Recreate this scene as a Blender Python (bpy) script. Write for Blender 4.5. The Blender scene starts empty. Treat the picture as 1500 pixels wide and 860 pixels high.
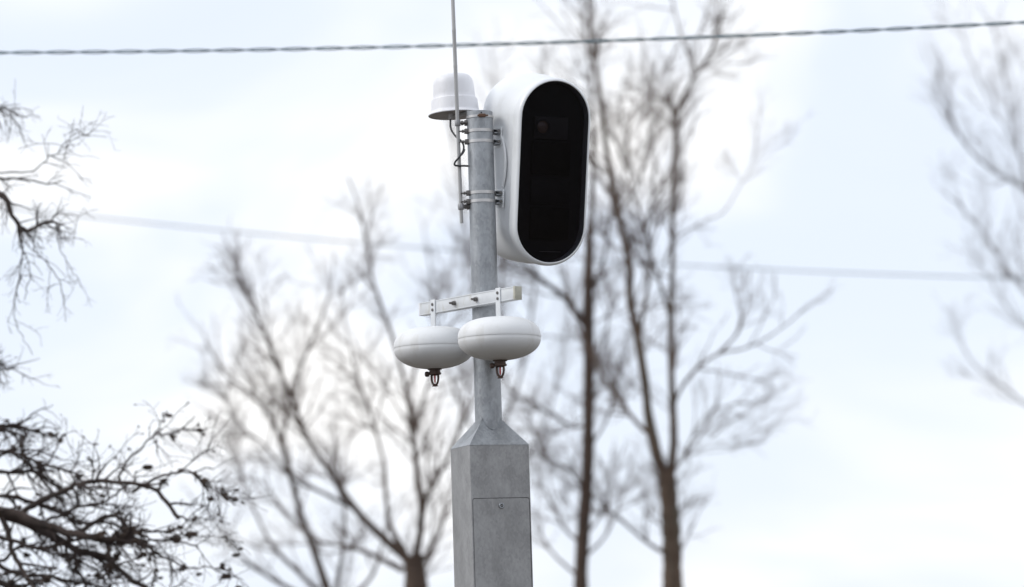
import bpy, bmesh, math, random
import numpy as np
from mathutils import Vector, Matrix
from mathutils.noise import noise as pnoise

random.seed(11)
RNG = np.random.default_rng(11)
R = math.radians
scene = bpy.context.scene
COL = scene.collection

# ------------------------------------------------------------------ camera
FPX = 4146.0                      # focal length in photo pixels (photo 1500 x 860)
EYE = Vector((0, 0, 1.6))
PITCH, ROLL = R(6.5), R(1.75)
fwd = Vector((0, math.cos(PITCH), math.sin(PITCH)))
r0 = Vector((1, 0, 0)); u0 = r0.cross(fwd)
cr = r0 * math.cos(ROLL) - u0 * math.sin(ROLL)
cu = r0 * math.sin(ROLL) + u0 * math.cos(ROLL)
cam_d = bpy.data.cameras.new('camera'); cam = bpy.data.objects.new('camera', cam_d); COL.objects.link(cam)
m = Matrix.Identity(4)
for i in range(3):
    m[i][0] = cr[i]; m[i][1] = cu[i]; m[i][2] = -fwd[i]; m[i][3] = EYE[i]
cam.matrix_world = m
cam_d.sensor_width = 36; cam_d.lens = 36 * FPX / 1500
cam_d.clip_end = 4000; cam_d.clip_start = 0.1
cam_d.dof.use_dof = True; cam_d.dof.focus_distance = 12.0
cam_d.dof.aperture_fstop = cam_d.lens / 1000 / 0.057
scene.camera = cam

# ------------------------------------------------------------------ light
SUN_EL, SUN_AZ = R(36), R(263)         # azimuth clockwise from +Y
world = bpy.data.worlds.new('World'); scene.world = world; world.use_nodes = True
nt = world.node_tree; nt.nodes.clear()
N = nt.nodes.new; L = nt.links.new
out = N('ShaderNodeOutputWorld'); bg = N('ShaderNodeBackground'); L(bg.outputs[0], out.inputs[0])
sky = N('ShaderNodeTexSky'); sky.sky_type = 'NISHITA'; sky.sun_disc = False
sky.sun_elevation = SUN_EL; sky.sun_rotation = SUN_AZ; sky.altitude = 50
sky.air_density = 1.0; sky.dust_density = 0.3; sky.ozone_density = 1.2
bg.inputs[1].default_value = 0.1
tc = N('ShaderNodeTexCoord')
mp = N('ShaderNodeMapping'); mp.inputs['Scale'].default_value = (1, 1, 2.0); mp.inputs['Location'].default_value = (0.0, 0.4, 0.2)
L(tc.outputs['Generated'], mp.inputs['Vector'])
nz = N('ShaderNodeTexNoise'); nz.inputs['Scale'].default_value = 5.0; nz.inputs['Detail'].default_value = 4; nz.inputs['Roughness'].default_value = 0.5
nz.inputs['Distortion'].default_value = 0.6
L(mp.outputs[0], nz.inputs['Vector'])
rm = N('ShaderNodeMapRange'); rm.interpolation_type = 'SMOOTHSTEP'
rm.inputs['From Min'].default_value = 0.32; rm.inputs['From Max'].default_value = 0.64
rm.inputs['To Min'].default_value = 0.90; rm.inputs['To Max'].default_value = 1.0
L(nz.outputs['Fac'], rm.inputs['Value'])
mx = N('ShaderNodeMix'); mx.data_type = 'RGBA'
L(rm.outputs[0], mx.inputs[0]); L(sky.outputs[0], mx.inputs[6])
cl = N('ShaderNodeMix'); cl.data_type = 'RGBA'          # thin bluish veil to thick white cloud
cl.inputs[6].default_value = (7.95, 8.6, 9.75, 1); cl.inputs[7].default_value = (10.1, 10.05, 10.0, 1)
r3 = N('ShaderNodeMapRange'); r3.interpolation_type = 'SMOOTHSTEP'; r3.inputs['From Min'].default_value = 0.41; r3.inputs['From Max'].default_value = 0.67
L(nz.outputs['Fac'], r3.inputs['Value']); L(r3.outputs[0], cl.inputs[0]); L(cl.outputs[2], mx.inputs[7])
L(mx.outputs[2], bg.inputs[0])

sd = bpy.data.lights.new('sun', 'SUN'); so = bpy.data.objects.new('sun', sd); COL.objects.link(so)
sd.energy = 1.4; sd.angle = R(28); sd.color = (1, 0.97, 0.93)
sv = Vector((math.sin(SUN_AZ) * math.cos(SUN_EL), math.cos(SUN_AZ) * math.cos(SUN_EL), math.sin(SUN_EL)))
so.rotation_euler = sv.to_track_quat('Z', 'Y').to_euler()

scene.view_settings.view_transform = 'Standard'
scene.view_settings.look = 'None'
scene.view_settings.exposure = 0.17
scene.view_settings.gamma = 1.0

# ------------------------------------------------------------------ helpers
def at(px, py, Y):
    """world point seen at photo pixel (px, py), on the vertical plane y = Y"""
    d = fwd * FPX + cr * (px - 750) + cu * (430 - py)
    return EYE + d * (Y / d.y)

def frame(ax):
    ax = Vector(ax).normalized()
    ref = Vector((0, 0, 1)) if abs(ax.z) < 0.9 else Vector((1, 0, 0))
    u = ax.cross(ref).normalized()
    return u, ax.cross(u).normalized(), ax

class MB:
    def __init__(s): s.v = []; s.f = []
    def add(s, vs, fs, M=None):
        o = len(s.v)
        s.v += [(M @ Vector(v)) if M else Vector(v) for v in vs]
        s.f += [[i + o for i in f] for f in fs]
        return s
    def box(s, size, M=None, bev=0.0, seg=2):
        b = bmesh.new(); bmesh.ops.create_cube(b, size=1.0)
        for v in b.verts: v.co = Vector((v.co.x * size[0], v.co.y * size[1], v.co.z * size[2]))
        if bev: bmesh.ops.bevel(b, geom=b.edges[:], offset=bev, segments=seg, affect='EDGES', profile=0.5)
        b.verts.index_update()
        s.add([v.co.copy() for v in b.verts], [[v.index for v in f.verts] for f in b.faces], M); b.free(); return s
    def lathe(s, prof, seg=48, M=None):
        """prof: list of (r, z) from top to bottom or reverse; r = 0 closes"""
        vs, fs, rings = [], [], []
        for r, z in prof:
            if r <= 1e-7: rings.append([len(vs)]); vs.append((0, 0, z))
            else:
                rings.append(list(range(len(vs), len(vs) + seg)))
                vs += [(r * math.cos(2 * math.pi * k / seg), r * math.sin(2 * math.pi * k / seg), z) for k in range(seg)]
        for a, b in zip(rings, rings[1:]):
            for k in range(seg):
                j = (k + 1) % seg
                if len(a) == 1 and len(b) == 1: continue
                if len(a) == 1: fs.append([a[0], b[j], b[k]])
                elif len(b) == 1: fs.append([a[k], a[j], b[0]])
                else: fs.append([a[k], a[j], b[j], b[k]])
        return s.add(vs, fs, M)
    def tube(s, pts, r, seg=12, M=None, cap=True):
        pts = [Vector(p) for p in pts]; n = len(pts)
        rs = r if isinstance(r, (list, tuple)) else [r] * n
        vs, fs = [], []; u = None
        for i, p in enumerate(pts):
            t = (pts[min(i + 1, n - 1)] - pts[max(i - 1, 0)]).normalized()
            if u is None: u, w, _ = frame(t)
            else:
                u = (u - t * u.dot(t)).normalized(); w = t.cross(u)
            vs += [p + (u * math.cos(2 * math.pi * k / seg) + w * math.sin(2 * math.pi * k / seg)) * rs[i] for k in range(seg)]
        for i in range(n - 1):
            for k in range(seg):
                j = (k + 1) % seg
                fs.append([i * seg + k, i * seg + j, (i + 1) * seg + j, (i + 1) * seg + k])
        if cap:
            fs.append(list(range(seg))[::-1]); fs.append([(n - 1) * seg + k for k in range(seg)])
        return s.add(vs, fs, M)
    def rings(s, loops, M=None, cap0=False, cap1=False):
        n = len(loops[0]); vs = [v for lp in loops for v in lp]; fs = []
        for i in range(len(loops) - 1):
            for k in range(n):
                j = (k + 1) % n
                fs.append([i * n + k, i * n + j, (i + 1) * n + j, (i + 1) * n + k])
        if cap0: fs.append(list(range(n))[::-1])
        if cap1: fs.append([(len(loops) - 1) * n + k for k in range(n)])
        return s.add(vs, fs, M)
    def build(s, name, mat, parent=None, local=False, smooth=35):
        """vertices are world coordinates unless local"""
        me = bpy.data.meshes.new(name)
        inv = parent.matrix_world.inverted() if (parent and not local) else None
        rt = root_matrix(parent) if parent else None
        if parent and not local: inv = rt.inverted()
        me.from_pydata([tuple(inv @ v) if inv else tuple(v) for v in s.v], [], s.f)
        bm = bmesh.new(); bm.from_mesh(me)
        bmesh.ops.recalc_face_normals(bm, faces=bm.faces[:]); bm.to_mesh(me); bm.free()
        if smooth:
            me.polygons.foreach_set('use_smooth', [True] * len(me.polygons))
            me.set_sharp_from_angle(angle=R(smooth))
        me.materials.append(mat)
        o = bpy.data.objects.new(name, me); COL.objects.link(o)
        if parent: o.parent = parent
        return o

def root_matrix(o):
    M = o.matrix_basis.copy()
    while o.parent:
        o = o.parent; M = o.matrix_basis @ M
    return M

def tag(o, label=None, cat=None, group=None, kind=None):
    for k, v in (('label', label), ('category', cat), ('group', group), ('kind', kind)):
        if v: o[k] = v
    return o

def empty(name, M, label, cat, group=None):
    o = bpy.data.objects.new(name, None); o.empty_display_size = 0.1
    o.matrix_basis = M if isinstance(M, Matrix) else Matrix.Translation(M)
    COL.objects.link(o); return tag(o, label, cat, group)

def axes(origin, x, y, z):
    M = Matrix.Identity(4)
    for i in range(3):
        M[i][0] = x[i]; M[i][1] = y[i]; M[i][2] = z[i]; M[i][3] = origin[i]
    return M

def along(p, d):
    """matrix whose z axis points along d at p"""
    u, w, a = frame(d); return axes(p, u, a.cross(u), a)

# ------------------------------------------------------------------ materials
def mat(name, base, rough=0.5, metal=0.0, vary=0.0, vscale=20.0, stretch=(1, 1, 1), bump=0.0, bscale=60.0,
        coat=0.0, dirt=None, dscale=6.0, dmin=0.52, dmax=0.75, voronoi=0, spec=0.5):
    mt = bpy.data.materials.new(name); mt.use_nodes = True
    t = mt.node_tree; b = t.nodes['Principled BSDF']; n = t.nodes.new; l = t.links.new
    b.inputs['Base Color'].default_value = (*base, 1); b.inputs['Roughness'].default_value = rough
    b.inputs['Metallic'].default_value = metal; b.inputs['Specular IOR Level'].default_value = spec
    b.inputs['Coat Weight'].default_value = coat
    c = n('ShaderNodeTexCoord'); mp = n('ShaderNodeMapping'); mp.inputs['Scale'].default_value = stretch
    l(c.outputs['Object'], mp.inputs['Vector'])
    cur = None
    if vary:
        z = n('ShaderNodeTexNoise'); z.inputs['Scale'].default_value = vscale; z.inputs['Detail'].default_value = 6; z.inputs['Roughness'].default_value = 0.6
        l(mp.outputs[0], z.inputs['Vector'])
        fac = z.outputs['Fac']
        if voronoi:
            v = n('ShaderNodeTexVoronoi'); v.inputs['Scale'].default_value = voronoi; l(mp.outputs[0], v.inputs['Vector'])
            sp = n('ShaderNodeSeparateColor'); l(v.outputs['Color'], sp.inputs[0])
            mm = n('ShaderNodeMath'); mm.operation = 'MULTIPLY_ADD'; mm.inputs[1].default_value = 0.20
            l(sp.outputs[0], mm.inputs[0]); l(z.outputs['Fac'], mm.inputs[2])
            ms = n('ShaderNodeMath'); ms.operation = 'SUBTRACT'; ms.inputs[1].default_value = 0.10; l(mm.outputs[0], ms.inputs[0])
            fac = ms.outputs[0]
        rp = n('ShaderNodeMapRange'); rp.inputs['From Min'].default_value = 0.3; rp.inputs['From Max'].default_value = 0.7
        rp.inputs['To Min'].default_value = 1 - vary; rp.inputs['To Max'].default_value = 1 + vary; l(fac, rp.inputs['Value'])
        mu = n('ShaderNodeMix'); mu.data_type = 'RGBA'; mu.blend_type = 'MULTIPLY'; mu.inputs[0].default_value = 1
        mu.inputs[6].default_value = (*base, 1); l(rp.outputs[0], mu.inputs[7]); cur = mu.outputs[2]
    if dirt:
        z2 = n('ShaderNodeTexNoise'); z2.inputs['Scale'].default_value = dscale; z2.inputs['Detail'].default_value = 8; z2.inputs['Roughness'].default_value = 0.65
        mp2 = n('ShaderNodeMapping'); mp2.inputs['Scale'].default_value = (stretch[0] * 1.0, stretch[1] * 1.0, stretch[2] * 0.5); mp2.inputs['Location'].default_value = (5, 2, 1)
        l(c.outputs['Object'], mp2.inputs['Vector']); l(mp2.outputs[0], z2.inputs['Vector'])
        r2 = n('ShaderNodeMapRange'); r2.inputs['From Min'].default_value = dmin; r2.inputs['From Max'].default_value = dmax; l(z2.outputs['Fac'], r2.inputs['Value'])
        m2 = n('ShaderNodeMix'); m2.data_type = 'RGBA'; l(r2.outputs[0], m2.inputs[0])
        if cur: l(cur, m2.inputs[6])
        else: m2.inputs[6].default_value = (*base, 1)
        m2.inputs[7].default_value = (*dirt, 1); cur = m2.outputs[2]
    if cur: l(cur, b.inputs['Base Color'])
    if bump:
        z3 = n('ShaderNodeTexNoise'); z3.inputs['Scale'].default_value = bscale; z3.inputs['Detail'].default_value = 5
        l(mp.outputs[0], z3.inputs['Vector'])
        bp = n('ShaderNodeBump'); bp.inputs['Strength'].default_value = bump; bp.inputs['Distance'].default_value = 0.01
        l(z3.outputs['Fac'], bp.inputs['Height']); l(bp.outputs[0], b.inputs['Normal'])
    return mt

GALV = mat('galvanized_steel', (0.335, 0.352, 0.372), 0.45, 0.5, vary=0.20, vscale=18, stretch=(1, 1, 0.55), bump=0.06, bscale=40,
           dirt=(0.26, 0.27, 0.285), dscale=5, dmin=0.5, dmax=0.85, voronoi=120)
GALV_DK = mat('galvanized_cabinet', (0.325, 0.325, 0.328), 0.5, 0.35, vary=0.17, vscale=15, stretch=(1, 1, 0.6), bump=0.05, bscale=35,
              dirt=(0.25, 0.25, 0.25), dscale=7, dmin=0.5, dmax=0.78, voronoi=140)
WHITE = mat('white_paint', (0.79, 0.81, 0.83), 0.32, 0, vary=0.025, vscale=5, coat=0.15, dirt=(0.58, 0.58, 0.57), dscale=5, dmin=0.55, dmax=0.9)
WPLAST = mat('white_plastic', (0.80, 0.80, 0.83), 0.45, 0, vary=0.03, vscale=9, dirt=(0.6, 0.59, 0.57), dscale=14, dmin=0.55, dmax=0.85)
POD = mat('white_enamel', (0.76, 0.77, 0.78), 0.5, 0, vary=0.03, vscale=7, coat=0.0, dirt=(0.56, 0.54, 0.5), dscale=9, dmin=0.55, dmax=0.85)
ALU = mat('white_channel', (0.66, 0.68, 0.70), 0.42, 0.1, vary=0.06, vscale=16, dirt=(0.45, 0.43, 0.36), dscale=22, dmin=0.55, dmax=0.8)
BEIGE = mat('aged_plastic', (0.48, 0.47, 0.395), 0.6, 0, vary=0.12, vscale=60, dirt=(0.36, 0.35, 0.29), dscale=60)
STEEL = mat('stainless_band', (0.52, 0.51, 0.505), 0.36, 0.85, vary=0.08, vscale=40)
DKSTEEL = mat('weathered_bolt', (0.16, 0.15, 0.145), 0.5, 0.6, vary=0.2, vscale=120)
RUST = mat('rusty_screw', (0.15, 0.085, 0.055), 0.7, 0.3, vary=0.3, vscale=150)
GREYROD = mat('grey_fibreglass', (0.42, 0.42, 0.42), 0.55, 0, vary=0.08, vscale=25, stretch=(1, 1, 0.15), dirt=(0.32, 0.31, 0.3), dscale=20)
UNDER = mat('grey_baseplate', (0.34, 0.32, 0.31), 0.6, 0.1, vary=0.1, vscale=40)
CABLE = mat('black_rubber', (0.025, 0.025, 0.028), 0.5)
WIRE = mat('weathered_insulation', (0.075, 0.135, 0.165), 0.32, vary=0.25, vscale=3)
PALEWIRE = mat('pale_insulation', (0.12, 0.15, 0.17), 0.5)
BRONZE = mat('tarnished_bronze', (0.085, 0.055, 0.044), 0.5, 0.4, vary=0.25, vscale=120)
REDBULB = mat('red_glass_bulb', (0.55, 0.05, 0.06), 0.12, 0, coat=0.5)
INNER = mat('matt_black', (0.016, 0.016, 0.021), 0.6)
INNER2 = mat('dark_grey_panel', (0.080, 0.074, 0.080), 0.6)
INNER3 = mat('deep_black_panel', (0.0012, 0.0012, 0.002), 0.7)
LENS = mat('camera_lens', (0.27, 0.18, 0.14), 0.25, 0, coat=1.0)
STRIP = mat('pale_strip', (0.22, 0.22, 0.23), 0.5)
GAP_SHADE = mat('dark_gap', (0.03, 0.03, 0.03), 0.8)  # flat dark colour standing in for shade inside gaps and holes
BARK_C = mat('brown_bark', (0.100, 0.067, 0.046), 0.9, vary=0.45, vscale=9, stretch=(1, 1, 0.3), bump=0.6, bscale=18, dirt=(0.13, 0.125, 0.10), dscale=5)
BARK_A = mat('grey_brown_bark', (0.076, 0.051, 0.038), 0.9, vary=0.4, vscale=9, stretch=(1, 1, 0.3), bump=0.6, bscale=18)
TWIG = mat('twig_bark', (0.095, 0.056, 0.042), 0.85, vary=0.25, vscale=2)
TWIG_DK = mat('dark_twig_bark', (0.050, 0.036, 0.032), 0.85, vary=0.3, vscale=4)
BARK_DK = mat('dark_bark', (0.055, 0.040, 0.034), 0.9, vary=0.5, vscale=14, stretch=(1, 1, 0.5), bump=0.7, bscale=30)
LEAF = mat('withered_leaf', (0.055, 0.036, 0.026), 0.8, vary=0.3, vscale=8)
GROUND = mat('dry_grass', (0.085, 0.065, 0.05), 0.95, vary=0.25, vscale=0.6, dirt=(0.065, 0.058, 0.04), dscale=0.25, dmin=0.45, dmax=0.6, bump=0.8, bscale=8)

def glass_material():
    mt = bpy.data.materials.new('smoked_glass'); mt.use_nodes = True
    t = mt.node_tree; t.nodes.clear(); n = t.nodes.new; l = t.links.new
    o = n('ShaderNodeOutputMaterial'); mix = n('ShaderNodeMixShader'); tr = n('ShaderNodeBsdfTransparent'); gl = n('ShaderNodeBsdfGlossy')
    tr.inputs[0].default_value = (0.60, 0.60, 0.63, 1); gl.inputs['Roughness'].default_value = 0.03
    fr = n('ShaderNodeFresnel'); fr.inputs['IOR'].default_value = 1.3
    l(fr.outputs[0], mix.inputs[0]); l(tr.outputs[0], mix.inputs[1]); l(gl.outputs[0], mix.inputs[2]); l(mix.outputs[0], o.inputs[0])
    return mt
SMOKED = glass_material()

# ------------------------------------------------------------------ ground
g = MB(); K = 96
rad = [0, 4, 9, 14, 20, 28, 40, 60, 100, 200, 500, 1500]
loops = []
for r_ in rad[1:]:
    loops.append([(r_ * math.cos(2 * math.pi * k / K), 12 + r_ * math.sin(2 * math.pi * k / K),
                   (-0.02 if r_ < 12 else 0.12 * pnoise(Vector((r_ * math.cos(2 * math.pi * k / K) * .08, r_ * math.sin(2 * math.pi * k / K) * .08, 0)))) if r_ < 150 else -0.1) for k in range(K)])
g.rings(loops, cap0=True)
tag(g.build('ground', GROUND), kind='structure')

# ------------------------------------------------------------------ post
YP = 12.0
pb = at(716.5, 640, YP); XP = pb.x
def pole_z(py): return at(705, py, YP).z
BOX_T = at(716, 651.5, YP - 0.13).z            # top of the cabinet
TUBE_T = at(702, 161, YP - 0.057).z             # top of the tube
RP = 0.0572
post = empty('camera_post', Vector((XP, YP, 0)), 'tall galvanized steel post with square cabinet base and round tube on top', 'post')
W = 0.264; H2 = W / 2; YAW = R(19)
MC = Matrix.Translation((XP, YP, 0)) @ Matrix.Rotation(YAW, 4, 'Z')

def rrect(x0, x1, z0, z1, r, n=5):
    pts = []
    for cx, cz, a0 in ((x1 - r, z1 - r, 0), (x0 + r, z1 - r, 90), (x0 + r, z0 + r, 180), (x1 - r, z0 + r, 270)):
        for k in range(n):
            a = R(a0 + 90 * k / (n - 1)); pts.append((cx + r * math.cos(a), cz + r * math.sin(a)))
    return pts
DOOR_T = at(734, 729, YP - 0.13).z
dx0, dx1, dz0 = -H2 + 0.0065, H2 - 0.0045, 0.35
cab = MB(); bv = 0.0035
# three plain walls with softened vertical corners
prof = []
for cx, cy, a0 in ((H2 - bv, -H2 + bv, 270), (H2 - bv, H2 - bv, 0), (-H2 + bv, H2 - bv, 90), (-H2 + bv, -H2 + bv, 180)):
    for k in range(4):
        a = R(a0 + 30 * k); prof.append((cx + bv * math.cos(a), cy + bv * math.sin(a)))
nP = len(prof)
vs = [(x, y, z) for z in (0, BOX_T) for x, y in prof]
fs = [[k, k + 1, nP + k + 1, nP + k] for k in range(nP - 1)]
cab.add(vs, fs, MC)
# front wall with the door opening, its reveal and the back of the recess
inner = rrect(dx0, dx1, dz0, DOOR_T, 0.011)
x0, x1 = prof[-1][0], prof[0][0]
outer = []
for x, z in inner:
    ux = (x - (dx0 + dx1) / 2) / ((dx1 - dx0) / 2); uz = (z - (dz0 + DOOR_T) / 2) / ((DOOR_T - dz0) / 2)
    if abs(ux) > abs(uz): outer.append((x1 if ux > 0 else x0, z))
    else: outer.append((x, BOX_T if uz > 0 else 0))
n_ = 5
for q, (cx, cz) in enumerate(((x1, BOX_T), (x0, BOX_T), (x0, 0), (x1, 0))): outer[q * n_ + 2] = (cx, cz)
for q, (cx, cz) in enumerate(((x1, BOX_T), (x0, BOX_T), (x0, 0), (x1, 0))):
    lo, hi = q * n_, q * n_ + n_ - 1
    for i in (lo, lo + 1, hi - 1, hi):
        x, z = inner[i]
        first = i in (lo, lo + 1)
        vert = (q in (0, 2)) == first
        outer[i] = (cx, z) if vert else (x, cz)
cab.rings([[(x, -H2, z) for x, z in outer], [(x, -H2, z) for x, z in inner], [(x, -H2 + 0.008, z) for x, z in inner]], MC, cap1=True)
cab.build('cabinet', GALV_DK, post, smooth=50)
# square-to-round cap
cap = MB(); NA = 64; ringb, ringm, ringt = [], [], []
for k in range(NA):
    a = 2 * math.pi * k / NA + math.pi / 4
    c, s_ = math.cos(a), math.sin(a); q = (H2) / max(abs(c), abs(s_))
    dc = abs(((k % 16) + 8) % 16 - 8) / 8.0
    ringb.append((q * c, q * s_, BOX_T - 0.001))
    h = 0.116 - 0.048 * math.sin(dc * math.pi / 2)
    ringt.append(((RP - .001) * c, (RP - .001) * s_, BOX_T + h))
cap.rings([ringb, ringt], MC)
lip = [[(x * 1.0, y * 1.0, BOX_T - 0.0035) for x, y, z in ringb], [(x * 1.006, y * 1.006, BOX_T - 0.002) for x, y, z in ringb], ringb]
cap.rings(lip, MC)
cap.build('tapered_cap', GALV, post, smooth=22)
weld = MB()
wp = [(RP * 1.015 * math.cos(2 * math.pi * k / NA + math.pi / 4), RP * 1.015 * math.sin(2 * math.pi * k / NA + math.pi / 4), ringt[k][2] + 0.0015 * random.random()) for k in range(NA)]
weld.tube(wp + [wp[0]], 0.0022, 6, MC, cap=False); weld.build('weld_bead', GALV, post)
tb = MB(); MT = Matrix.Translation((XP, YP, 0)); rt = RP - 0.0012
tb.lathe([(RP + .0008, BOX_T - 0.02), (RP, BOX_T + 0.3), (rt, TUBE_T - 0.001), (rt - .001, TUBE_T), (rt - .0055, TUBE_T), (rt - .0065, TUBE_T - .001), (rt - .0065, TUBE_T - .3)], 64, MT)
tube = tb.build('tube', GALV, post)
hd = Vector((0.14, -0.99, 0)).normalized()
hole = MB(); hole.lathe([(0, 0.0012), (0.0036, 0.0012), (0.0036, -0.002)], 14, along(Vector((XP, YP, at(710, 164.5, 11.94).z)) + hd * rt, hd)); hole.build('drain_hole', GAP_SHADE, post)
# lower collar bolts on the tube side seen near the antenna
door = MB(); g_ = 0.0022
dl = rrect(dx0 + g_, dx1 - g_, dz0 + g_, DOOR_T - g_, 0.010)
dl2 = rrect(dx0 + g_ + .001, dx1 - g_ - .001, dz0 + g_ + .001, DOOR_T - g_ - .001, 0.009)
door.rings([[(x, -H2 + .006, z) for x, z in dl], [(x, -H2 + .001, z) for x, z in dl], [(x, -H2 - .0003, z) for x, z in dl2]], MC, cap1=True)
dr = door.build('door_panel', GALV_DK, post, smooth=20)
gap = MB(); gl_ = rrect(dx0 + .0003, dx1 - .0003, dz0 + .0003, DOOR_T - .0003, 0.011)
gap.rings([[(x, -H2 + .0075, z) for x, z in gl_], [(x, -H2 + .0045, z) for x, z in gl_]], MC, cap1=True)
gap.build('gap_shade_plate', GAP_SHADE, post)  # dark plate behind the door, painting the shade of the gap around it
lk = at(734.5, 740.5, YP - 0.13); lz = lk.z
nfront = Vector((math.sin(YAW), -math.cos(YAW), 0)); tfront = Vector((math.cos(YAW), math.sin(YAW), 0))
lx = (lk.x - (XP + nfront.x * H2)) / tfront.x
lp = Vector((XP, YP, 0)) + nfront * (H2 + .0002) + tfront * lx + Vector((0, 0, lz))
lock = MB(); lock.lathe([(0.0125, 0), (0.0125, .003), (0.0105, .0055), (0.0062, .0055), (0.0062, .001), (0, .001)], 24, along(lp, nfront))
lo = lock.build('lock', GALV, dr)
kh = MB(); kh.lathe([(0.0058, .0012), (0.0058, .0022), (0, .0024)], 16, along(lp, nfront)); kh.build('keyhole', GAP_SHADE, lo)
nut = MB(); nut.lathe([(0, .007), (.002, .007), (.0022, .0055), (.0022, .001)], 10, along(lp, nfront)); nut.build('pin', STEEL, lo)

# ------------------------------------------------------------------ speed camera housing
YW, PT = R(25), R(10)
Fv = Vector((math.sin(YW) * math.cos(PT), -math.cos(YW) * math.cos(PT), -math.sin(PT)))
Xv = Vector((math.cos(YW), math.sin(YW), 0)); Yv = -Fv; Zv = Xv.cross(Yv)
GC = at(810.5, 252, 11.965)
RG, SH = 0.1575, 0.230                     # glass radius, half straight length
MH = axes(GC - Zv * (RG + SH), Xv, Yv, Zv)
house = empty('speed_camera', MH, 'white capsule shaped speed camera housing with tall black glass front clamped beside the pole', 'speed camera')
ML = MH @ Matrix.Translation((0, 0, RG + SH))     # local frame with origin at the glass centre
def stadium(r, d, dz=0, n=24, sh=SH):
    p = []
    for k in range(n + 1):
        a = math.pi * k / n; p.append((r * math.cos(a), d, sh + r * math.sin(a) + dz))
    for k in range(n + 1):
        a = math.pi + math.pi * k / n; p.append((r * math.cos(a), d, -sh + r * math.sin(a) + dz))
    return p
bz = MB()
bz.rings([stadium(RG - .004, .045), stadium(RG, .006), stadium(RG + .0005, .0015), stadium(RG + .003, -.0008), stadium(RG + .006, .0002), stadium(RG + .0105, .0045), stadium(RG + .0135, .011),
          stadium(RG + .0155, .022), stadium(RG + .0160, .038), stadium(RG + .0155, .052), stadium(RG + .0135, .058), stadium(RG + .004, .060)], ML)
bz.build('front_shell', WHITE, house, smooth=60)
rb = MB()
rb.rings([stadium(RG + .002, .057), stadium(RG + .0050, .0585, .0005), stadium(RG + .0065, .065, .001), stadium(RG + .0095, .085, .003), stadium(RG + .0155, .12, .006), stadium(RG + .0235, .17, .009), stadium(RG + .0255, .24, .012), stadium(RG + .025, .30, .013), stadium(RG + .022, .345, .013),
          stadium(RG + .014, .378, .013), stadium(RG - .002, .402, .013), stadium(RG - .03, .418, .013), stadium(RG - .08, .425, .013)], ML, cap1=True)
rb.build('rear_shell', WHITE, house, smooth=60)
gs = MB(); gs.rings([stadium(RG - .0004, .0045), stadium(RG - .0004, .002), stadium(RG - .0025, .0012)], ML, cap1=True)
gs.rings([stadium(RG - .0004, .0045)], ML, cap0=True)
gs.build('front_glass', SMOKED, house, smooth=8)
bk = MB(); bk.rings([stadium(RG - .005, .040), stadium(RG - .006, .036)], ML, cap0=True, cap1=True); bp_ = bk.build('inner_panel', INNER, house, smooth=30)
def face_pt(px, py, d):                       # point of the plane d behind the glass seen at a pixel
    o = ML.inverted() @ EYE; p = ML.inverted() @ at(px, py, 11.95); dr_ = p - o
    return o + dr_ * ((d - o.y) / dr_.y)
def panel(px0, py0, px1, py1, d, th, mt, name, bev=.004):
    a = face_pt(px0, py0, d); b = face_pt(px1, py1, d)
    q = MB(); q.box((abs(b.x - a.x), th, abs(a.z - b.z)), ML @ Matrix.Translation(((a.x + b.x) / 2, d, (a.z + b.z) / 2)), bev)
    return q.build(name, mt, house)
panel(783, 170, 831, 205, .030, .010, INNER2, 'lens_window', .0045)
panel(779, 207, 834, 258, .030, .008, INNER3, 'flash_window')
panel(778, 262, 833, 300, .031, .006, INNER, 'sensor_window')
panel(777, 303, 832, 352, .030, .008, INNER3, 'flash_window')
panel(790, 367.8, 821, 369.6, .012, .002, STRIP, 'label_strip', 0)
lc = face_pt(795, 186, .022)
ln = MB(); MLn = ML @ Matrix.Translation(lc) @ Matrix.Rotation(R(90), 4, 'X')
ln.lathe([(.034, -.004), (.034, .004), (.030, .006), (.027, .002), (.027, -.002)], 32, MLn); lr = ln.build('lens_ring', INNER2, house)
le = MB(); le.lathe([(.027, -.001), (.022, .003), (.012, .0055), (0, .0065)], 32, MLn); le.build('lens', LENS, lr)

# side plate with its bowed front edge
XS = -(RG + .0225)
plz = face_pt(738, 245, .15).z
pts = []
for k in range(25):
    u = -1 + 2 * k / 24; pts.append((.098 + .085 * abs(u) ** 2.3, plz + u * .168))
pts += [(.34, plz + .168), (.34, plz - .168)]
sp = MB(); sp.rings([[(XS + .004, y, z) for y, z in pts], [(XS - .0035, y, z) for y, z in pts], [(XS - .005, y + (.0015 if i < 25 else 0), z) for i, (y, z) in enumerate(pts)]], ML, cap1=True)
sp.build('side_plate', WHITE, house, smooth=30)
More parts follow.
